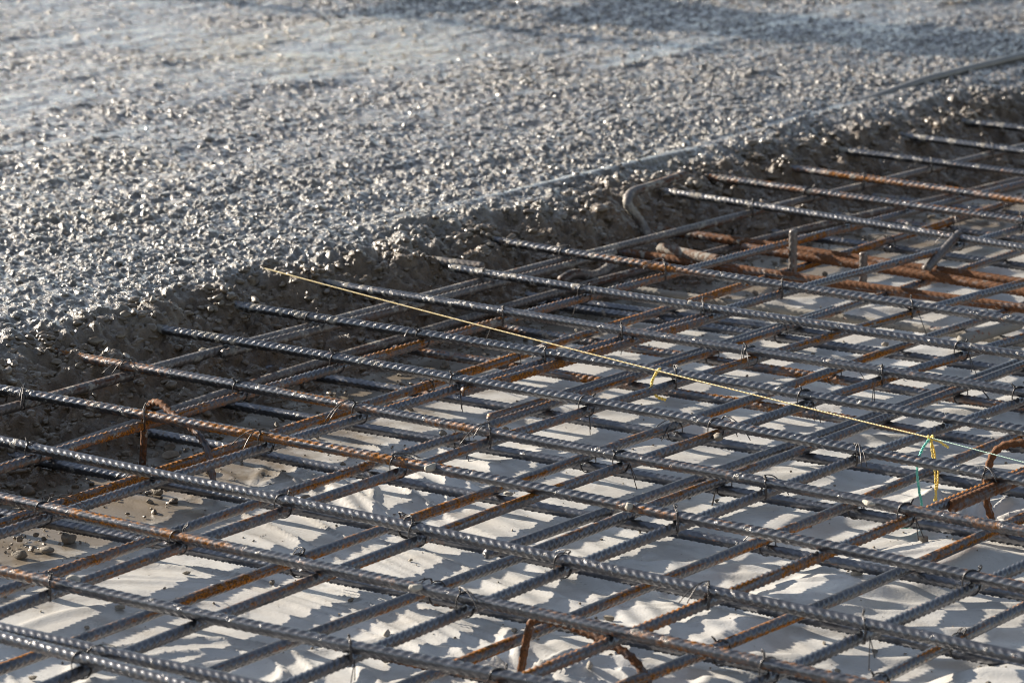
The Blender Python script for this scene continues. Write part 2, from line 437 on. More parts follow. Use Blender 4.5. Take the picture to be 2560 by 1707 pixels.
# ------------------------------------------------------------------ reinforcing bars
R0 = 0.0058
def rebar_mesh(name, pts_fn, s0, s1, mat, r=R0, pitch=0.0104, roll=0.0, beta=1.05, rib=0.0014, segs=18, seed=0, res=5, parent=None, flat=False):
    """ribbed bar: pts_fn(s array)->(n,3) centre line over arc s; crescent ribs on two sides, a long rib between"""
    L = s1 - s0
    n = max(3, int(L / (pitch / res)))
    s = np.linspace(s0, s1, n)
    C = pts_fn(s)
    T = np.gradient(C, axis=0); T /= np.linalg.norm(T, axis=1)[:, None]
    ref = np.array([0, 0, 1.0])
    if np.abs(T[:, 2]).max() > 0.8:
        ref = np.cross(C[-1] - C[0], C[len(C) // 2] - C[0])
        ref = ref / np.linalg.norm(ref) if np.linalg.norm(ref) > 1e-6 else np.array([1.0, 0, 0])
    S = np.cross(T, ref); S /= np.linalg.norm(S, axis=1)[:, None]
    N = np.cross(S, T)
    ph = np.arange(segs) * 2 * math.pi / segs
    PH, SS = np.meshgrid(ph, s)
    phi = (PH + roll) % (2 * math.pi)
    side = (phi > math.pi).astype(float)
    psi = phi - side * math.pi
    env = np.sin(psi) ** 0.7
    phase = SS / pitch + side * 0.5 + (1 - 2 * side) * beta * (psi - math.pi / 2) * r / pitch
    w = 0.5 + 0.5 * np.cos(2 * math.pi * phase)
    pulse = np.clip((w - 0.45) / 0.5, 0, 1)
    lr = np.exp(-((np.minimum(psi, math.pi - psi)) / 0.17) ** 2)
    rad = r + rib * np.maximum(env * pulse, lr * 0.75)
    if flat: rad = r + rib * np.maximum(pulse * (np.abs(np.sin(phi)) > .6), lr * .8)
    rad[0] *= 0.93; rad[-1] *= 0.93
    P = C[:, None, :] + rad[..., None] * (np.cos(PH)[..., None] * N[:, None, :] + np.sin(PH)[..., None] * S[:, None, :])
    i = np.arange(n - 1)[:, None] * segs
    j = np.arange(segs)[None, :]; j2 = (j + 1) % segs
    q = np.stack([i + j, i + j2, i + segs + j2, i + segs + j], -1).reshape(-1, 4)
    V_ = P.reshape(-1, 3)
    nb = len(V_)
    V_ = np.vstack([V_, C[0] - T[0] * 0.0008, C[-1] + T[-1] * 0.0008])
    jj = np.arange(segs); jn = (jj + 1) % segs
    tr = np.concatenate([np.stack([np.full(segs, nb), jn, jj], -1), np.stack([np.full(segs, nb + 1), (n - 1) * segs + jj, (n - 1) * segs + jn], -1)])
    sa = np.append(SS.ravel(), [s0, s1]); an = np.append(np.cos(PH + roll).ravel() * 1.0, [0, 0])
    sd = np.full(len(V_), seed * 3.71)
    q = q[:, ::-1]; tr = tr[:, ::-1]
    return mesh_obj(name, V_, q, mat, parent, attrs={"s": sa, "ang": an, "seed": sd}, tris=tr)

def curve_fn(fam, z, row, sag=0.0, zfun=None):
    t0, t1, m, c0, c1, c2 = row
    def off(t):
        tc = np.clip(t, t0, t1)
        o = c0 + c1 * (tc - m) + c2 * (tc - m) ** 2
        sl = c1 + 2 * c2 * (tc - m)
        return o + sl * (t - tc) * 0.7
    def fn(t):
        o = off(t)
        zz = z + sag * np.sin(t * 9.0 + c0 * 20) + (zfun(t) if zfun else 0)
        if fam == 'A': p = t[:, None] * UA + o[:, None] * UB
        else: p = o[:, None] * UA + t[:, None] * UB
        return np.column_stack([p, zz])
    fn.off = off
    return fn

ZA, ZB, ZB2, ZA2 = 0.0850, 0.0715, 0.0335, 0.0200
ORD = ["first", "second", "third", "fourth", "fifth", "sixth", "seventh", "eighth", "ninth", "tenth", "eleventh", "twelfth", "thirteenth", "fourteenth", "fifteenth", "sixteenth", "seventeenth"]

# (t_start, t_end, t_mid, offset, slope, bend), start, end, material, roll, note
TOP = [
 ((2.188, 2.431, 2.290, 2.5154, 0.0535, 0.0), 1.55, 3.50, 0, 0.2, "with a second bar lying against it in the bottom left corner"),
 ((1.903, 2.606, 2.159, 2.7015, -0.0309, 0.05), 1.35, 3.50, 0, 1.1, "spotted with dried cement near the left edge of the photo"),
 ((1.692, 2.805, 2.230, 2.9060, 0.0249, -0.0026), 1.15, 3.50, 1, 1.0, "browned by light rust along its middle"),
 ((1.561, 2.993, 2.096, 3.0819, 0.0465, -0.0062), 1.05, 3.50, 0, 0.0, "pale with cement dust along its top"),
 ((1.676, 3.185, 2.306, 3.3137, 0.0378, -0.0342), 1.10, 3.50, 1, 1.5, "passing over the arched rusty chair at the left"),
 ((1.781, 3.253, 2.434, 3.5010, 0.0339, -0.0074), 1.15, 3.50, 1, 1.2, "starting lowest in the concrete edge at the left"),
 ((1.884, 3.283, 2.717, 3.7170, 0.0269, -0.0317), 1.20, 3.50, 0, 1.7, "running just below the knot of the twine"),
 ((1.998, 3.308, 2.640, 3.9094, 0.0123, -0.0242), 1.25, 3.50, 0, 1.65, "crossed by the twine near the short yellow tail"),
 ((2.095, 3.301, 2.804, 4.0925, 0.0309, 0.0144), 1.30, 3.50, 0, 0.9, "starting right beside the end of the yellow twine"),
 ((2.194, 3.190, 2.800, 4.2931, 0.0400, 0.0165), 1.35, 3.19, 0, 0.15, "with bright upright ribs, lapping a short cut bar"),
 ((2.301, 3.307, 2.769, 4.4938, 0.0603, 0.0330), 1.40, 3.50, 1, 1.6, "next nearer the camera from the bent hooked bar"),
 ((2.556, 3.272, 2.932, 5.0113, 0.1348, 0.0021), 1.70, 3.50, 0, 0.3, "first one beyond the bent hooked bar"),
 ((2.664, 3.251, 2.957, 5.1927, 0.0885, 0.0), 1.90, 3.50, 2, 1.6, "with a rusty underside, second one beyond the bent hooked bar"),
 ((2.750, 3.246, 2.998, 5.3604, 0.1178, 0.0), 2.0, 3.50, 3, 1.6, "rusty all over, third one beyond the bent hooked bar"),
 ((2.877, 3.234, 3.056, 5.5876, 0.0679, 0.0), 2.1, 3.50, 0, 1.4, "clean grey, fourth one beyond the bent hooked bar"),
 ((2.988, 3.199, 3.093, 5.7972, 0.1028, 0.0), 2.2, 3.50, 0, 0.8, "second from the top of those at the right edge"),
 ((3.111, 3.204, 3.157, 6.0241, 0.0507, 0.0), 2.3, 3.50, 0, 1.5, "topmost of those at the right edge"),
]
RISE = [
 ((3.276, 5.820, 4.309, 3.1286, -0.0285, -0.0132), 2.5, 7.6, 4, 0.4, "brown, along the foot of the edge"),
 ((3.052, 5.550, 4.052, 2.9406, -0.0169, -0.0222), 2.4, 7.5, 2, 1.2, "streaked orange on its lower side"),
 ((2.839, 5.008, 3.876, 2.7368, -0.0231, -0.0247), 2.3, 7.3, 1, 0.9, "grey left, rusty brown towards the right"),
 ((2.611, 4.784, 3.684, 2.5303, -0.0271, -0.0340), 2.2, 7.0, 2, 0.1, "smooth sided with rust towards the right"),
 ((2.469, 4.435, 3.382, 2.3353, -0.0104, -0.0390), 2.1, 6.6, 1, 0.1, "with a grey cement lump stuck on it"),
 ((2.605, 4.087, 3.326, 2.1304, -0.0140, -0.0334), 2.1, 6.2, 0, 1.0, "plain grey"),
 ((2.751, 3.695, 3.208, 1.9391, -0.0211, -0.0003), 2.1, 5.8, 3, 1.2, "carrying orange rust along its top"),
 ((2.868, 3.398, 3.117, 1.7465, -0.0354, 0.0), 2.2, 5.4, 0, 1.3, "crossing the bottom right corner of the photo"),
]
RISE2 = [
 ((3.294, 5.571, 4.379, 3.0936, -0.0120, -0.0496), 2.6, 6.2, 4, 0.3),
 ((2.972, 4.687, 3.743, 2.8806, 0.0196, -0.0080), 2.4, 6.2, 3, 0.6),
 ((2.760, 4.659, 3.667, 2.6779, 0.0067, -0.0092), 2.3, 6.2, 2, 0.9),
 ((2.559, 4.675, 3.504, 2.4803, 0.0011, -0.0095), 2.2, 6.2, 2, 0.2),
 ((2.673, 4.422, 3.477, 2.2797, -0.0071, 0.0042), 2.2, 6.1, 1, 0.15),
 ((2.765, 4.039, 3.344, 2.0947, -0.0096, 0.0050), 2.2, 6.0, 2, 0.2),
 ((2.898, 3.696, 3.313, 1.9025, -0.0314, 0.0238), 2.3, 5.6, 2, 0.25),
 ((3.041, 3.363, 3.209, 1.7224, 0.0012, -0.05), 2.4, 5.2, 1, 0.9),
]
LOW = [
 ((2.4, 2.9, 2.65, 2.862, 0.0, 0.0), 1.3, 3.25, 1, 0.4),
 ((1.939, 2.849, 2.376, 3.0592, -0.0090, -0.0327), 1.2, 3.25, 5, 1.4),
 ((1.955, 2.849, 2.387, 3.2596, 0.0334, -0.0558), 1.2, 3.25, 5, 1.6),
 ((1.766, 3.045, 2.455, 3.4440, 0.0066, 0.0170), 1.2, 3.25, 5, 0.5),
 ((1.866, 3.057, 2.472, 3.6421, -0.0050, 0.0015), 1.2, 3.25, 5, 0.9),
 ((1.967, 3.170, 2.583, 3.8416, -0.0034, -0.0015), 1.2, 3.25, 5, 0.7),
 ((2.112, 3.177, 2.636, 4.0489, 0.0039, -0.0001), 1.3, 3.25, 2, 1.6),
 ((2.179, 3.179, 2.674, 4.2464, 0.0118, 0.0156), 1.3, 3.25, 2, 1.6),
 ((2.305, 3.065, 2.677, 4.4323, -0.0100, 0.0), 1.4, 3.25, 5, 1.5),
 ((2.552, 3.046, 2.787, 4.6046, -0.0106, 0.0), 2.30, 3.20, 6, 0.8),
 ((2.686, 3.046, 2.845, 4.4741, -0.0500, 0.05), 2.62, 3.2, 5, 0.6),
 ((2.630, 3.022, 2.832, 5.1280, 0.0455, 0.0), 1.8, 3.2, 5, 1.6),
 ((2.5, 3.0, 2.8, 5.330, 0.03, 0.0), 1.9, 3.2, 1, 1.6),
 ((2.5, 3.0, 2.8, 5.530, 0.03, 0.0), 2.0, 3.2, 2, 1.5),
]
MATS = M_BAR + [M_BROWN, M_DARKBAR, M_PLASTER]

top_fn, rise_fn, rise2_fn, low_fn = [], [], [], []
k = 0
COLN = ["dark grey", "grey rust-spotted", "rust-streaked", "rusty orange", "brown", "dark", "pale cement-crusted"]
for i, (row, a0, a1, mi, roll, note) in enumerate(TOP):
    k += 1
    fn = curve_fn('A', ZA, row, 0.0004)
    o = rebar_mesh("rebar", fn, a0, a1, MATS[mi], roll=roll, seed=k, pitch=0.0098 + 0.0009 * ((k * 7) % 3))
    tag(o, f"{COLN[mi]} top bar {note}", "rebar", "long bars on top of the upper mat")
    top_fn.append(fn)
for i, (row, a0, a1, mi, roll, note) in enumerate(RISE):
    k += 1
    fn = curve_fn('B', ZB, row, 0.0004)
    o = rebar_mesh("rebar", fn, a0, a1, MATS[mi], roll=roll, seed=k, pitch=0.0100)
    tag(o, f"{ORD[i]} upper cross bar from the concrete, {note}", "rebar", "cross bars tied under the top bars")
    rise_fn.append(fn)
for i, (row, a0, a1, mi, roll) in enumerate(RISE2):
    k += 1
    fn = curve_fn('B', ZB2, row, 0.0005)
    o = rebar_mesh("rebar", fn, a0, a1, MATS[mi], roll=roll, seed=k, pitch=0.0100)
    tag(o, f"{COLN[mi]} ribbed cross bar of the lower mat, {ORD[i]} out from the wet concrete", "rebar", "cross bars of the lower mat")
    rise2_fn.append(fn)
lowlab = 0
for i, (row, a0, a1, mi, roll) in enumerate(LOW):
    k += 1
    fn = curve_fn('A', ZA2 + (0.001 if i == 10 else 0), row, 0.0005)
    o = rebar_mesh("rebar", fn, a0, a1, MATS[mi], roll=roll, seed=k, pitch=0.0104, segs=14)
    if i == 10: lab = "dark ribbed bar lapped beside the eighth lowest bar at the concrete foot"
    elif mi == 6: lab = "white cement-crusted bar lying low beside the rusty heavy bars"
    else: lab = f"{COLN[mi]} ribbed bar just above the plastic sheet, {ORD[i]} from the bottom left corner"
    tag(o, lab, "rebar", "lowest bars just above the sheet")
    low_fn.append(fn)

# extra lapped and loose bars
def extra(fam, z, row, a0, a1, mat, label, roll=0.5, r=R0, pitch=0.0104, flat=False, zfun=None, rib=0.0012):
    global k
    k += 1
    fn = curve_fn(fam, z, row, 0.0, zfun)
    o = rebar_mesh("rebar", fn, a0, a1, mat, roll=roll, seed=k, r=r, pitch=pitch, flat=flat, rib=rib)
    tag(o, label, "rebar")
    return fn
extra('A', ZA, (2.145, 2.449, 2.282, 2.5469, -0.0160, 0.0), 1.50, 3.2, M_BAR[0], "pale ribbed bar lying against its neighbour in the bottom left corner", 0.1)
extra('B', ZB - .001, (3.698, 4.510, 3.996, 3.1145, -0.0400, 0.02), 3.70, 4.62, M_BROWN, "red-brown lap bar side by side with the cross bar along the concrete foot", 1.4)
extra('B', ZB, (3.706, 3.990, 3.840, 2.7176, -0.0300, -0.02), 3.706, 4.35, M_BAR[3], "rusty lap bar with a cut end above the middle of the upper mat", 1.2)
extra('A', ZA + .001, (3.165, 3.316, 3.240, 4.3343, -0.06, 0), 3.150, 3.50, M_BROWN, "short brown bar with a rusty sawn end jutting from the concrete", 0.0, r=0.0072)
extra('B', ZB2, (3.736, 4.498, 4.085, 2.6949, -0.0176, 0.0), 3.736, 4.60, M_BAR[1], "lap bar with a cut end left of the short yellow twine tail", 0.2)
extra('B', ZB2, (3.713, 4.286, 3.985, 2.2973, -0.0235, 0.02), 3.20, 4.9, M_BAR[0], "lap bar tied beside the fifth lower cross bar right of centre", 0.2)
extra('B', ZB - .001, (3.571, 3.746, 3.668, 1.9200, -0.0250, 0.0), 3.571, 4.6, M_HEAVY, "thick rusty lap bar with a round cut end near the green twine tail", 0.9, r=0.0075)
extra('A', .046, (2.773, 3.239, 3.016, 4.9198, 0.0594, -0.05), 1.7, 3.225, M_HEAVY, "uppermost thick rusty bar running right from the bent hook", 0.9, r=0.0066, pitch=0.0125, rib=.0014)
extra('A', .047, (2.478, 3.014, 2.737, 4.8559, 0.1062, -0.1), 1.6, 3.02, M_HEAVY, "middle thick rusty bar with its cut end under a grey cross bar", 1.2, r=0.0068, pitch=0.0125, rib=.0014)
extra('A', .041, (2.440, 3.314, 2.865, 4.7419, 0.0292, 0.0460), 1.6, 3.30, M_HEAVY, "lowest thick rusty bar with straight flat ribs", 0.0, r=0.0068, pitch=0.0110, flat=True)
extra('B', .036, (4.512, 4.634, 4.573, 2.4119, -0.0844, 0.0), 4.505, 4.66, M_PLASTER, "short white cement-crusted stub near the right edge", 0.5, r=0.0085)
extra('A', .052, (3.004, 3.110, 3.057, 4.7569, 0.25, 0.0), 2.98, 3.11, M_DUSTY, "cement-coated stub end below the bent hook", 0.5, r=0.0085)
extra('B', .040, (4.505, 4.661, 4.590, 3.1210, 0.0188, 0.0), 4.505, 4.665, M_BROWN, "short wavy paste-covered bar against the concrete slope", 0.5, r=0.0080, zfun=lambda t: .006 * np.sin((t - 4.5) * 45))
extra('B', .1405, (6.9, 7.3, 7.1, 4.14, -0.3, 0.0), 7.40, 7.95, M_BAR[1], "blurred bar end resting on the concrete in the top right corner", 0.5, r=0.0085)

# bent hooked bar standing out of the concrete
def bent(name, P, r, mat, label, cat, pitch=0.0105, group=None, segs=16, roll=0.6, parent=None):
    """bar through control points P with rounded bends"""
    global k
    k += 1
    P = np.array(P, float)
    pts = [P[0]]
    t = np.linspace(0, 1, 24)[:, None]
    E = np.vstack([2 * P[0] - P[1], P, 2 * P[-1] - P[-2]])
    out = []
    for i in range(1, len(E) - 2):
        p0, p1, p2, p3 = E[i - 1:i + 3]
        c = 0.5 * ((2 * p1) + (-p0 + p2) * t + (2 * p0 - 5 * p1 + 4 * p2 - p3) * t ** 2 + (-p0 + 3 * p1 - 3 * p2 + p3) * t ** 3)
        out.append(c[:-1])
    out = np.vstack(out + [P[-1:]])
    d_ = np.append(0, np.cumsum(np.linalg.norm(np.diff(out, axis=0), axis=1)))
    fn = lambda s: np.column_stack([np.interp(s, d_, out[:, a]) for a in range(3)])
    o = rebar_mesh(name, fn, 0, d_[-1], mat, r=r, seed=k, pitch=pitch, segs=segs, roll=roll, parent=parent)
    if label: tag(o, label, cat, group)
    return o

def unp(px, py, z):
    """photo point (2560 wide) to the world point at height z; used only to place things where they stand"""
    f = 9000.0; p = math.radians(12.4)
    dx = px - 1280; dy = -(py - 853.5)
    dd = np.array([dx, f * math.cos(p) + dy * math.sin(p), -f * math.sin(p) + dy * math.cos(p)])
    return np.array([0, 0, CAM_H]) + dd * ((z - CAM_H) / dd[2])

def unp_y(px, py, y):
    f = 9000.0; p = math.radians(12.4)
    dx = px - 1280; dy = -(py - 853.5)
    dd = np.array([dx, f * math.cos(p) + dy * math.sin(p), -f * math.sin(p) + dy * math.cos(p)])
    return np.array([0, 0, CAM_H]) + dd * (y / dd[1])

h0 = unp(1613, 574, .062)
hb = unp_y(1566, 505, h0[1] - 0.005)
hc = unp_y(1580, 482, h0[1] + 0.03)
he = unp_y(1712, 438, h0[1] + 0.16)
h1 = h0 + np.array([0.02, -0.03, -0.045])
bent("rebar", [h1, h0, h0 + (hb - h0) * .6, hb + np.array([0.002, 0, -.002]), hc, hc + (he - hc) * .35, he], 0.0073, M_BROWN,
     "brown bar bent into an open hook standing above the concrete edge", "rebar")

# arched bar chairs holding up the upper mat
def chair(P, label):
    o = bent("bar_chair", P, 0.0040, M_HEAVY, label, "bar chair", group="arched rusty chairs under the upper mat", segs=14)
    return o
f1 = unp(356, 1156, 0.002); f2 = unp(537, 1232, 0.002)
def on_plane(px, py, A_, B_):
    """point of the vertical plane through ground points A_, B_ seen at px, py"""
    f = 9000.0; p = math.radians(12.4)
    dx = px - 1280; dy = -(py - 853.5)
    dd = np.array([dx, f * math.cos(p) + dy * math.sin(p), -f * math.sin(p) + dy * math.cos(p)])
    n = np.array([-(B_ - A_)[1], (B_ - A_)[0], 0.0])
    o = np.array([0, 0, CAM_H])
    return o + dd * (n @ (A_ - o)) / (n @ dd)
chair([f1 + np.array([0, 0, -.004]), on_plane(360, 1100, f1, f2), on_plane(363, 1040, f1, f2), on_plane(376, 1010, f1, f2), on_plane(400, 1008, f1, f2), on_plane(435, 1038, f1, f2), on_plane(475, 1066, f1, f2),
       on_plane(506, 1100, f1, f2), on_plane(525, 1150, f1, f2), f2 + np.array([0, 0, -.004])], "rusty arched chair at the left with its top tied under a grey bar")
g1 = unp(1300, 1682, 0.002); g2 = unp(1640, 1775, 0.002)
chair([g1 + np.array([0, 0, -.004]), on_plane(1312, 1620, g1, g2), on_plane(1326, 1560, g1, g2), on_plane(1345, 1546, g1, g2), on_plane(1400, 1556, g1, g2), on_plane(1450, 1574, g1, g2), on_plane(1520, 1606, g1, g2),
       on_plane(1575, 1640, g1, g2), on_plane(1612, 1690, g1, g2), g2 + np.array([0, 0, -.004])], "rusty arched chair at the bottom centre with a thin straight leg")
k1 = unp(2486, 1312, 0.002); k2 = unp(2700, 1330, 0.002)
chair([k1 + np.array([0, 0, -.004]), on_plane(2466, 1250, k1, k2), on_plane(2466, 1200, k1, k2), on_plane(2478, 1145, k1, k2), on_plane(2500, 1118, k1, k2), on_plane(2535, 1108, k1, k2), on_plane(2590, 1112, k1, k2),
       on_plane(2660, 1150, k1, k2), on_plane(2700, 1230, k1, k2), k2 + np.array([0, 0, -.004])], "rusty arched chair at the right edge below the green twine")

# upright stubs and a leaning bar near the rusty bars
p1 = unp(1981, 700, 0.02); bent("rebar", [p1, p1 + np.array([0, 0, .05]), p1 + np.array([0, 0, .080])], 0.0062, M_BROWN, "upright bar stub behind the bent rusty bars, upper left of the two", "rebar")
p2 = unp(2157, 720, 0.02); bent("rebar", [p2, p2 + np.array([0, 0, .03]), p2 + np.array([0, 0, .056])], 0.0062, M_BROWN, "upright bar stub among the rusty bars, lower right of the two", "rebar")
p3 = unp(2314, 674, 0.052); p4 = unp_y(2398, 584, p3[1] + 0.10)
bent("rebar", [p3, (p3 + p4) / 2, p4], 0.0064, M_BROWN, "short brown bar leaning up against a grey top bar at the right", "rebar")

# slurry-coated hose half sunk in the concrete
def tube_mesh(name, paths, r, mat, segs=6, parent=None):
    VV, QQ, TT = [], [], []
    base = 0
    for C in paths:
        C = np.asarray(C, float); n = len(C)
        T = np.gradient(C, axis=0); T /= np.linalg.norm(T, axis=1)[:, None] + 1e-12
        N = np.zeros_like(C); ref = np.array([0, 0, 1.0]) if abs(T[0, 2]) < .8 else np.array([1.0, 0, 0])
        v = np.cross(T[0], ref); v /= np.linalg.norm(v); N[0] = v
        for i in range(1, n):
            v = N[i - 1] - T[i] * (N[i - 1] @ T[i]); N[i] = v / (np.linalg.norm(v) + 1e-12)
        B = np.cross(T, N)
        a = np.arange(segs) * 2 * math.pi / segs
        P = C[:, None, :] + r * (np.cos(a)[None, :, None] * N[:, None, :] + np.sin(a)[None, :, None] * B[:, None, :])
        i = np.arange(n - 1)[:, None] * segs; j = np.arange(segs)[None, :]; j2 = (j + 1) % segs
        QQ.append(base + np.stack([i + j, i + j2, i + segs + j2, i + segs + j], -1).reshape(-1, 4))
        jj = np.arange(segs); jn = (jj + 1) % segs
        nb = n * segs
        TT.append(base + np.concatenate([np.stack([np.full(segs, nb), jn, jj], -1), np.stack([np.full(segs, nb + 1), (n - 1) * segs + jj, (n - 1) * segs + jn], -1)]))
        VV.append(np.vstack([P.reshape(-1, 3), C[0], C[-1]]))
        base += nb + 2
    return mesh_obj(name, np.vstack(VV), np.vstack(QQ), mat, parent, tris=np.vstack(TT))

tv = np.linspace(5.95, 8.2, 90)
hp = np.array([W(3.444 + 0.004 * math.sin(t * 3), t, 0.108 + 0.015 * min(1, (t - 5.95) / .30)) for t in tv])
tag(tube_mesh("hose", [hp], 0.0095, M_HOSE, 16), "slurry-coated hose half sunk in the wet concrete near the right edge", "hose")

# ------------------------------------------------------------------ wire ties
def arc_pts(c, d, h, w, ph0, ph1, n, shift):
    ph = np.linspace(ph0, ph1, n)
    e = 0.85
    cx = np.sign(np.cos(ph)) * np.abs(np.cos(ph)) ** e; sx = np.sign(np.sin(ph)) * np.abs(np.sin(ph)) ** e
    return c + np.outer(cx * w, d) + np.outer(sx * h, [0, 0, 1.0]) + shift

def tie(c, r_up, r_dn, zt, zb, seed, label, group, upper=True):
    r = random.Random(seed)
    sgn = 1 if r.random() < .5 else -1
    d2 = (UA * sgn + UB) / math.sqrt(2); dd = np.array([d2[0], d2[1], 0.0]); pp = np.array([-dd[1], dd[0], 0.0])
    wr = 0.00062
    h = (zt + r_up - (zb - r_dn)) / 2 + 0.0009
    cc = np.array([c[0], c[1], (zt + r_up + zb - r_dn) / 2])
    w = max(r_up, r_dn) * 1.41 + 0.0008
    paths = []
    ph0 = math.radians(r.uniform(48, 66)) if r.random() < .5 else math.radians(r.uniform(114, 132))
    for off in (-0.00075, 0.00075):
        paths.append(arc_pts(cc, dd, h, w, ph0, ph0 + 2 * math.pi * 0.985, 22, pp * off))
    top = paths[0][0]
    # twisted pigtail
    out = (dd * math.copysign(1, math.cos(ph0)) * 0.6 + np.array([r.uniform(-.5, .5), r.uniform(-.5, .5), 0]) + np.array([0, 0, 1.1]))
    out /= np.linalg.norm(out)
    side = np.cross(out, [0.3, 0.1, .95]); side /= np.linalg.norm(side); s3 = np.cross(out, side)
    L = r.uniform(0.004, 0.008)
    t = np.linspace(0, 1, 14)
    for q in (0, math.pi):
        a = t * 2.2 * 2 * math.pi + q
        paths.append(top + np.outer(t * L, out) + 0.0008 * (np.outer(np.cos(a), side) + np.outer(np.sin(a), s3)))
    tip = top + out * L
    # loose ends: a small closed eye or two straight ends hanging or sticking out
    mode = r.random()
    if mode < 0.22:
        a = np.linspace(0, 1.75 * math.pi, 14)
        R = r.uniform(0.0018, 0.0028)
        paths.append(tip + R * (np.outer(1 - np.cos(a), side) + np.outer(np.sin(a), out)))
    elif mode < 0.72:
        az = r.uniform(0, 2 * math.pi)
        for m in (0, 1):
            az2 = az + r.uniform(-.25, .25); Ln = r.uniform(0.02, 0.046)
            dv = np.array([math.cos(az2), math.sin(az2), 0])
            tt = np.linspace(0, 1, 10)
            drop = r.uniform(0.012, 0.03)
            paths.append(tip + np.outer(tt * Ln, dv) + np.outer(np.sin(tt * 1.5) * 0.003 - drop * tt ** 2, [0, 0, 1.0]))
    else:
        dv = np.array([r.uniform(-1, 1), r.uniform(-1, .2), 0]); dv /= np.linalg.norm(dv)
        bot = cc + np.array([0, 0, -h * .3]) + dv * (w + .001)
        for m in (0, 1):
            Ln = r.uniform(0.018, 0.034)
            tt = np.linspace(0, 1, 8)
            sp = dv * r.uniform(.1, .5) + pp * r.uniform(-.25, .25)
            paths.append(bot + np.outer(tt * Ln, sp) + np.outer(-tt * Ln, [0, 0, 1.0]))
    # straighten into full paths
    o = tube_mesh("tie_wire", paths, wr, M_WIRE, 6)
    tag(o, label, "wire tie", group)
    return o

def cross(fa, fb):
    u, v = 3.0, 3.5
    for _ in range(30):
        v = float(fa.off(np.array([u]))[0]); u = float(fb.off(np.array([v]))[0])
    return u, v

def in_view(P, m=0.02):
    d_ = np.asarray(P) - np.array([0, 0, CAM_H]); p = math.radians(12.4)
    fw = d_[1] * math.cos(p) - d_[2] * math.sin(p); up = d_[1] * math.sin(p) + d_[2] * math.cos(p)
    x = d_[0] / fw * 9000 / 2560; y = up / fw * 9000 / 2560
    return abs(x) < 0.5 + m and abs(y) < 0.3334 + m

TOPN = ["bottom left pair of top bars", "second top bar from the bottom left", "third top bar from the bottom left", "cement-dusted fourth top bar", "fifth top bar over the left chair", "sixth top bar",
        "seventh top bar", "eighth top bar", "ninth top bar", "bright-ribbed tenth top bar", "eleventh top bar", "first top bar beyond the hook", "second top bar beyond the hook", "rusty third top bar beyond the hook",
        "fourth top bar beyond the hook", "second top bar from the top right", "topmost top bar"]
ns = 100
for i, fa in enumerate(top_fn):
    for j, fb in enumerate(rise_fn):
        u, v = cross(fa, fb)
        ns += 1
        if u > 3.25: continue
        P = W(u, v, ZA)
        if not in_view(P): continue
        if random.Random(ns).random() < 0.10: continue
        tie(P, R0 + .0009, R0 + .0009, ZA, ZB, ns, f"tie where {TOPN[i]} meets {ORD[j]} cross bar", "wire ties of the upper mat")
for i, fa in enumerate(low_fn):
    if i in (0, 9, 10): continue
    for j, fb in enumerate(rise2_fn):
        u, v = cross(fa, fb)
        ns += 1
        if u > 3.05: continue
        P = W(u, v, ZB2)
        if not in_view(P): continue
        if random.Random(ns).random() < 0.55: continue
        tie(P, R0 + .0009, R0 + .0009, ZB2, ZA2, ns, f"low wire tie where the {ORD[i]} lowest bar meets the {ORD[j]} lower cross bar", "wire ties of the lower mat")

# ------------------------------------------------------------------ twine
def twist(P, r, turns_per_m, strands=2, n=None):
    P = np.asarray(P, float)
    d_ = np.append(0, np.cumsum(np.linalg.norm(np.diff(P, axis=0), axis=1)))
    n = n or max(12, int(d_[-1] * turns_per_m * 8))
    s = np.linspace(0, d_[-1], n)
    C = np.column_stack([np.interp(s, d_, P[:, a]) for a in range(3)])
    T = np.gradient(C, axis=0); T /= np.linalg.norm(T, axis=1)[:, None]
    A_ = np.cross(T, [0.13, .21, .97]); A_ /= np.linalg.norm(A_, axis=1)[:, None] + 1e-9; B_ = np.cross(T, A_)
    out = []
    for q in range(strands):
        a = s * turns_per_m * 2 * math.pi + q * 2 * math.pi / strands
        out.append(C + r * (np.cos(a)[:, None] * A_ + np.sin(a)[:, None] * B_))
    return out

tw0 = unp(662, 671, 0.118); knot = unp(2326, 1094, 0.108); tw2 = unp(2700, 1192, 0.104)
line = [tw0 + (knot - tw0) * t + np.array([0, 0, -0.010 * 4 * t * (1 - t) * .35]) for t in np.linspace(0, 1, 60)]
tw = empty("yellow_twine", tuple(tw0)); tag(tw, "taut yellow twine stretched over the bars from the concrete to a knot", "twine")
def rel(paths, o): return [np.asarray(p) - np.array(o.location) for p in paths]
tube_mesh("line", rel(twist(line, 0.00045, 200), tw), 0.0006, M_YPALE, 5, tw)
def tail(px, r=0.0011, z=None, y=None):
    return px
k0 = knot
def drape(pts, wob=0.0015, seed=1):
    rr = random.Random(seed); P = np.array(pts, float)
    t = np.linspace(0, len(P) - 1, 30)
    C = np.column_stack([np.interp(t, range(len(P)), P[:, a]) for a in range(3)])
    ker = np.array([1, 2, 3, 2, 1]) / 9
    Cs = C.copy()
    for a in range(3): Cs[2:-2, a] = np.convolve(C[:, a], ker, 'valid')
    return Cs + np.column_stack([[rr.uniform(-wob, wob) * .3 for _ in t] for a in range(3)])
ky = knot[1]
tube_mesh("knot", rel([np.array([knot + 0.0032 * np.array([math.cos(a), math.sin(a * 1.0) * .8, math.sin(2 * a + .5) * .9]) for a in np.linspace(0, 4 * math.pi, 40)])], tw), 0.0010, M_YELLOW, 6, tw)
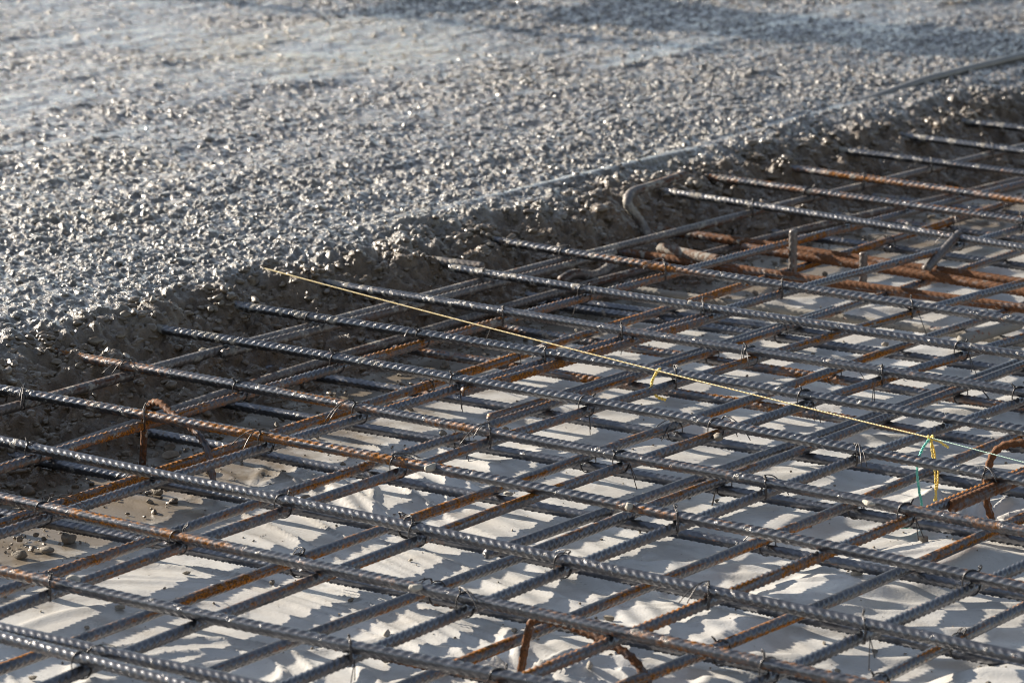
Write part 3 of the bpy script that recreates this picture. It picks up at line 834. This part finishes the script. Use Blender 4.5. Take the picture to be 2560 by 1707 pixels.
tube_mesh("tail", rel(twist(drape([knot, unp_y(2330, 1130, ky - .003), unp_y(2338, 1190, ky - .005), unp_y(2340, 1250, ky - .005)], seed=3), 0.0007, 140), tw), 0.0008, M_YELLOW, 5, tw)
tube_mesh("tail", rel(twist(drape([knot, unp_y(2336, 1130, ky + .002), unp_y(2346, 1190, ky), unp_y(2336, 1252, ky)], seed=4), 0.0007, 140), tw), 0.0008, M_YELLOW, 5, tw)
tube_mesh("tail", rel(twist(drape([knot, unp_y(2348, 1103, ky), unp_y(2364, 1114, ky), unp_y(2371, 1118, ky)], seed=5), 0.0009, 140), tw), 0.0008, M_YELLOW, 5, tw)

gt = empty("green_twine", tuple(knot)); tag(gt, "thin green twine knotted to the yellow one and running off the right edge", "twine")
gl = [knot + (tw2 - knot) * t for t in np.linspace(0, 1, 30)]
tube_mesh("line", rel(twist(gl, 0.0003, 200), gt), 0.0004, M_GPALE, 5, gt)
tube_mesh("tail", rel(twist(drape([knot, unp_y(2306, 1120, ky - .005), unp_y(2293, 1155, ky - .01), unp_y(2292, 1190, ky - .012), unp_y(2298, 1230, ky - .012), unp_y(2306, 1268, ky - .012)], seed=6), 0.0009, 130), gt), 0.0010, M_GREEN, 5, gt)
sc_ = unp(2278, 1316, 0.012)
o = tube_mesh("twine_scrap", [sc_ + np.array([random.uniform(-.012, .012) + .01 * math.cos(a), random.uniform(-.01, .01), .002 + .004 * random.random()]) * np.array([1, 1, 1]) + np.array([0, .012 * math.sin(a), 0]) for a in [0]] and
              [np.array([sc_ + np.array([-.014 + .028 * t, .006 * math.sin(t * 7 + q), .003 + .003 * math.sin(t * 5 + q)]) for t in np.linspace(0, 1, 16)]) for q in range(5)], 0.0010, M_GREEN, 5)
tag(o, "frayed green twine scrap lying on the sheet near the right edge", "twine scrap")
y1 = unp(1650, 921, 0.098)
yb = y1[1] - .012
o = tube_mesh("twine_scrap", twist(drape([y1, unp_y(1638, 935, yb), unp_y(1628, 958, yb), unp_y(1632, 982, yb), unp_y(1645, 993, yb), unp_y(1664, 999, yb)], seed=8), 0.0011, 120), 0.0011, M_YELLOW, 5)
tag(o, "short bright yellow twine tail hanging down from the taut twine", "twine scrap")

# ------------------------------------------------------------------ stones, crumbs, splashes
ICO_V = None
def ico(sub=2):
    import bmesh
    bm = bmesh.new(); bmesh.ops.create_icosphere(bm, subdivisions=sub, radius=1.0)
    v = np.array([x.co[:] for x in bm.verts]); f = np.array([[y.index for y in x.verts] for x in bm.faces]); bm.free()
    return v, f
IV1, IF1 = ico(1); IV2, IF2 = ico(2); IV3, IF3 = ico(3)
def blob(c, size, seed, lod=2, ang=0.5):
    V0, F0 = {1: (IV1, IF1), 2: (IV2, IF2), 3: (IV3, IF3)}[lod]
    r = np.random.default_rng(seed)
    V_ = V0.copy()
    for _ in range(9):                                  # flatten a few facets
        n = r.normal(size=3); n /= np.linalg.norm(n); dcut = r.uniform(0.42, 0.8)
        t = V_ @ n; V_ -= np.outer(np.maximum(0, t - dcut) * min(1.0, ang * 2.0), n)
    V_ += 0.05 * np.sin(V_ * r.uniform(3, 7, 3) + r.uniform(0, 6, 3))
    a = r.uniform(0, 6.28); ca, sa = math.cos(a), math.sin(a)
    V_ = V_ * np.array([1.15, r.uniform(.6, .9), r.uniform(.45, .75)])
    V_ = V_ @ np.array([[ca, -sa, 0], [sa, ca, 0], [0, 0, 1]]).T
    return V_ * size + np.asarray(c), F0

def blobs(name, items, mat, lod=1, smooth=False):
    VV, FF, b = [], [], 0
    for c, s_, sd in items:
        v, f = blob(c, s_, sd, 1 if (lod == 2 and s_ < .0042) else lod); VV.append(v); FF.append(f + b); b += len(v)
    return mesh_obj(name, np.vstack(VV), None, mat, tris=np.vstack(FF), smooth=smooth)

def slope_z(u, v):
    d_ = u - (EDGE0 + float(edge(np.array(v))))
    return float(np.interp(d_, [-0.52, -0.34, -0.27, -0.20, -0.13, -0.065, 0.0, 0.08, 0.2, 20], [-0.012, -0.012, 0.004, 0.030, 0.062, 0.088, 0.105, 0.113, 0.116, 0.116]))

def surf_z(u, v):
    i = int(np.clip(np.searchsorted(us, u), 1, len(us) - 1)); j = int(np.clip(np.searchsorted(vs, v), 1, len(vs) - 1))
    return float(Zc[i - 2:i + 2, j - 2:j + 2].mean())

items = []
r = np.random.default_rng(77)
for n in range(6500):
    v = r.uniform(3.0, 6.6); dd_ = r.uniform(-0.31, -0.005)
    u = EDGE0 + float(edge(np.array(v))) + dd_
    s_ = r.choice([r.uniform(.003, .006), r.uniform(.005, .0095), r.uniform(.009, .0135)], p=[.50, .42, .08])
    items.append((W(u, v, surf_z(u, v) + s_ * r.uniform(-.45, .2)), s_, n))
wet_items = []
for n in range(3600):
    v = r.uniform(3.2, 6.4); u = EDGE0 + float(edge(np.array(v))) + r.uniform(0, 1) ** 1.6 * 1.1
    if np.random.default_rng(n).random() < 0.25 + 0.5 * float(vnoise(np.array(u * 6), np.array(v * 4), 5)): continue
    s_ = r.choice([r.uniform(.003, .005), r.uniform(.005, .008), r.uniform(.008, .0115)], p=[.5, .42, .08])
    wet_items.append((W(u, v, surf_z(u, v) + s_ * r.uniform(-.4, .05)), s_, 60000 + n))
for n in range(170):
    v = 2.75 + abs(r.normal(0, .6)); u = 3.13 - abs(r.normal(0, .12)) * (1.5 if v < 3.5 else .7)
    for q in range(r.integers(2, 8)):
        s_ = r.choice([r.uniform(.0018, .0036), r.uniform(.0036, .0065), r.uniform(.0065, .0105)], p=[.55, .36, .09])
        items.append((W(u + r.normal(0, .008), v + r.normal(0, .010), .002 + s_ * r.uniform(.05, .45)), s_, 20000 + n * 9 + q))
for n, fn in enumerate(top_fn):
    for q in range(26):
        u = r.uniform(3.235, 3.33); v = float(fn.off(np.array([u]))[0]) + r.uniform(-.022, .022)
        zz = surf_z(u, v) + r.uniform(-.002, .010)
        if abs(zz - ZA) > .022: continue
        s_ = r.uniform(.004, .010); items.append((W(u, v, zz), s_, 9000 + n * 30 + q))
o = blobs("surface_stones", wet_items, M_AGGWET, 2, True)
tag(o, "wet stones half sunk in the grey top of the fresh concrete", "stones", kind="stuff")
o = blobs("aggregate_stones", items, M_AGG, 2, True)
tag(o, "stones coated in paste packed along the brown concrete edge", "stones", kind="stuff")

items = []
for n in range(4200):
    v = r.uniform(2.6, 6.2); toe_ = EDGE0 + float(edge(np.array(v))) - 0.27
    if r.random() < .5: u = toe_ - abs(r.normal(0, .09)) * (1.6 if v < 3.7 else 1)
    else: u = r.uniform(1.3, toe_)
    s_ = r.choice([r.uniform(.0006, .0012), r.uniform(.0014, .0028), r.uniform(.003, .0075)], p=[.56, .36, .08]) * (1.25 if u > toe_ - .16 else 1)
    p = W(u, v)
    z = float(sheet_height(np.array([p[0]]), np.array([p[1]]))[0])
    items.append((np.array([p[0], p[1], z + s_ * .45]), s_, 5000 + n))
o = blobs("concrete_crumbs", items, M_CRUMB, 1, False)
tag(o, "concrete crumbs and grit scattered over the pale sheet", "crumbs", kind="stuff")

STONES = [(52, 1385, .0115, "rounded grey stone on the sheet at the left edge below the bars"), (170, 1345, .013, "rough clod of concrete on the sheet near the left edge"),
          (118, 1372, .009, "flat clod right of the rounded grey stone"), (427, 1145, .0105, "dark pointed stone on the sheet between the legs of the left chair"),
          (423, 1120, .0085, "flat brown stone behind the pointed stone under the left chair"), (300, 1517, .006, "small pale pebble on the open sheet at the lower left"),
          (1272, 1237, .006, "small white stone beside a low bar near the centre"), (968, 1590, .007, "small pale stone under the bars at the bottom left of centre"),
          (1475, 1690, .007, "pale stone lit from the left at the bottom centre"), (2140, 1446, .008, "pale clod beside the low bar at the right"),
          (392, 1228, .009, "brown clod below the tie left of the chair leg"), (1104, 1352, .0065, "small pale pebble leaning on the low bar below the centre"),
          (1680, 1075, .001, ""), (1105, 1085, .008, "grey clod on the sheet near the middle left"), (2310, 1375, .010, "dark clod of concrete on the folds at the right")]
for px, py, s_, lab in STONES:
    if not lab: continue
    p = unp(px, py, 0.004)
    z = float(sheet_height(np.array([p[0]]), np.array([p[1]]))[0])
    v, f = blob((0, 0, 0), s_, int(px), 3, 0.45)
    o = mesh_obj("stone", v, None, M_SPLASH if "pale" in lab or "white" in lab else M_CRUMB, tris=f, smooth=True)
    o.location = (p[0], p[1], z + s_ * .5)
    tag(o, lab, "stone", "single stones on the sheet")

SPL = [(1795, 1092, .010, 0, "round grey cement lump on the fifth cross bar"), (2172, 1258, .0085, 1, "pale cement lump hanging on a top bar above the green scrap"), (1080, 1166, .0105, 1, "grey cement splash on the top bar left of centre"),
       (180, 1447, .008, 1, "grey cement splash on the top bar at the lower left"), (1725, 756, .0075, 1, "brown cement lump on the bright-ribbed top bar"), (508, 877, .0095, 0, "dark cement lump at the lap of the bar along the concrete foot"),
       (1572, 1265, .0075, 1, "cement smear on the top bar right of centre"), (1040, 1468, .007, 1, "cement smear on the rust-browned bar below the centre")]
for px, py, s_, up, lab in SPL:
    z = ZA + .004 if up else ZB + .001
    p = unp(px, py, z)
    v, f = blob((0, 0, 0), s_, int(px) + 3, 3, 0.3)
    v = v * np.array([1.1, 1, .9]) * (1 + .12 * np.sin(v[:, :1] * 900) * np.cos(v[:, 1:2] * 800))
    o = mesh_obj("cement_lump", v, None, M_SPLASH if up else M_CRUMB, tris=f, smooth=True)
    o.location = tuple(p)
    tag(o, lab, "cement lump", "cement lumps stuck on the bars")

# added unseen wooden stand-in, shaped to cast the long shadow on the far concrete
def box(c, s_):
    c = np.array(c, float); s_ = np.array(s_, float) / 2
    v = np.array([[x, y, z] for x in (-1, 1) for y in (-1, 1) for z in (-1, 1)], float) * s_
    R_ = np.array([[UA[0], UB[0], 0], [UA[1], UB[1], 0], [0, 0, 1]])
    v = v @ R_.T + c
    q = [(0, 1, 3, 2), (4, 6, 7, 5), (0, 4, 5, 1), (2, 3, 7, 6), (0, 2, 6, 4), (1, 5, 7, 3)]
    return v, q
st_ = empty("shadow_caster", tuple(W(8.3, 6.8, .1))); tag(st_, "added unseen shadow caster of timber pieces beyond the left edge of the slab", "shadow caster")
for nm, c, s_ in (("post", W(8.3, 6.52, .85), (.05, .05, 1.5)), ("post", W(8.3, 6.86, .85), (.05, .05, 1.5)), ("board", W(8.3, 6.92, 1.66), (.03, .42, .58)), ("rail", W(8.34, 6.69, 1.28), (.03, .42, .08))):
    v, q = box(c, s_)
    mesh_obj(nm, v - np.array(st_.location), q, M_WOOD, st_, smooth=False)
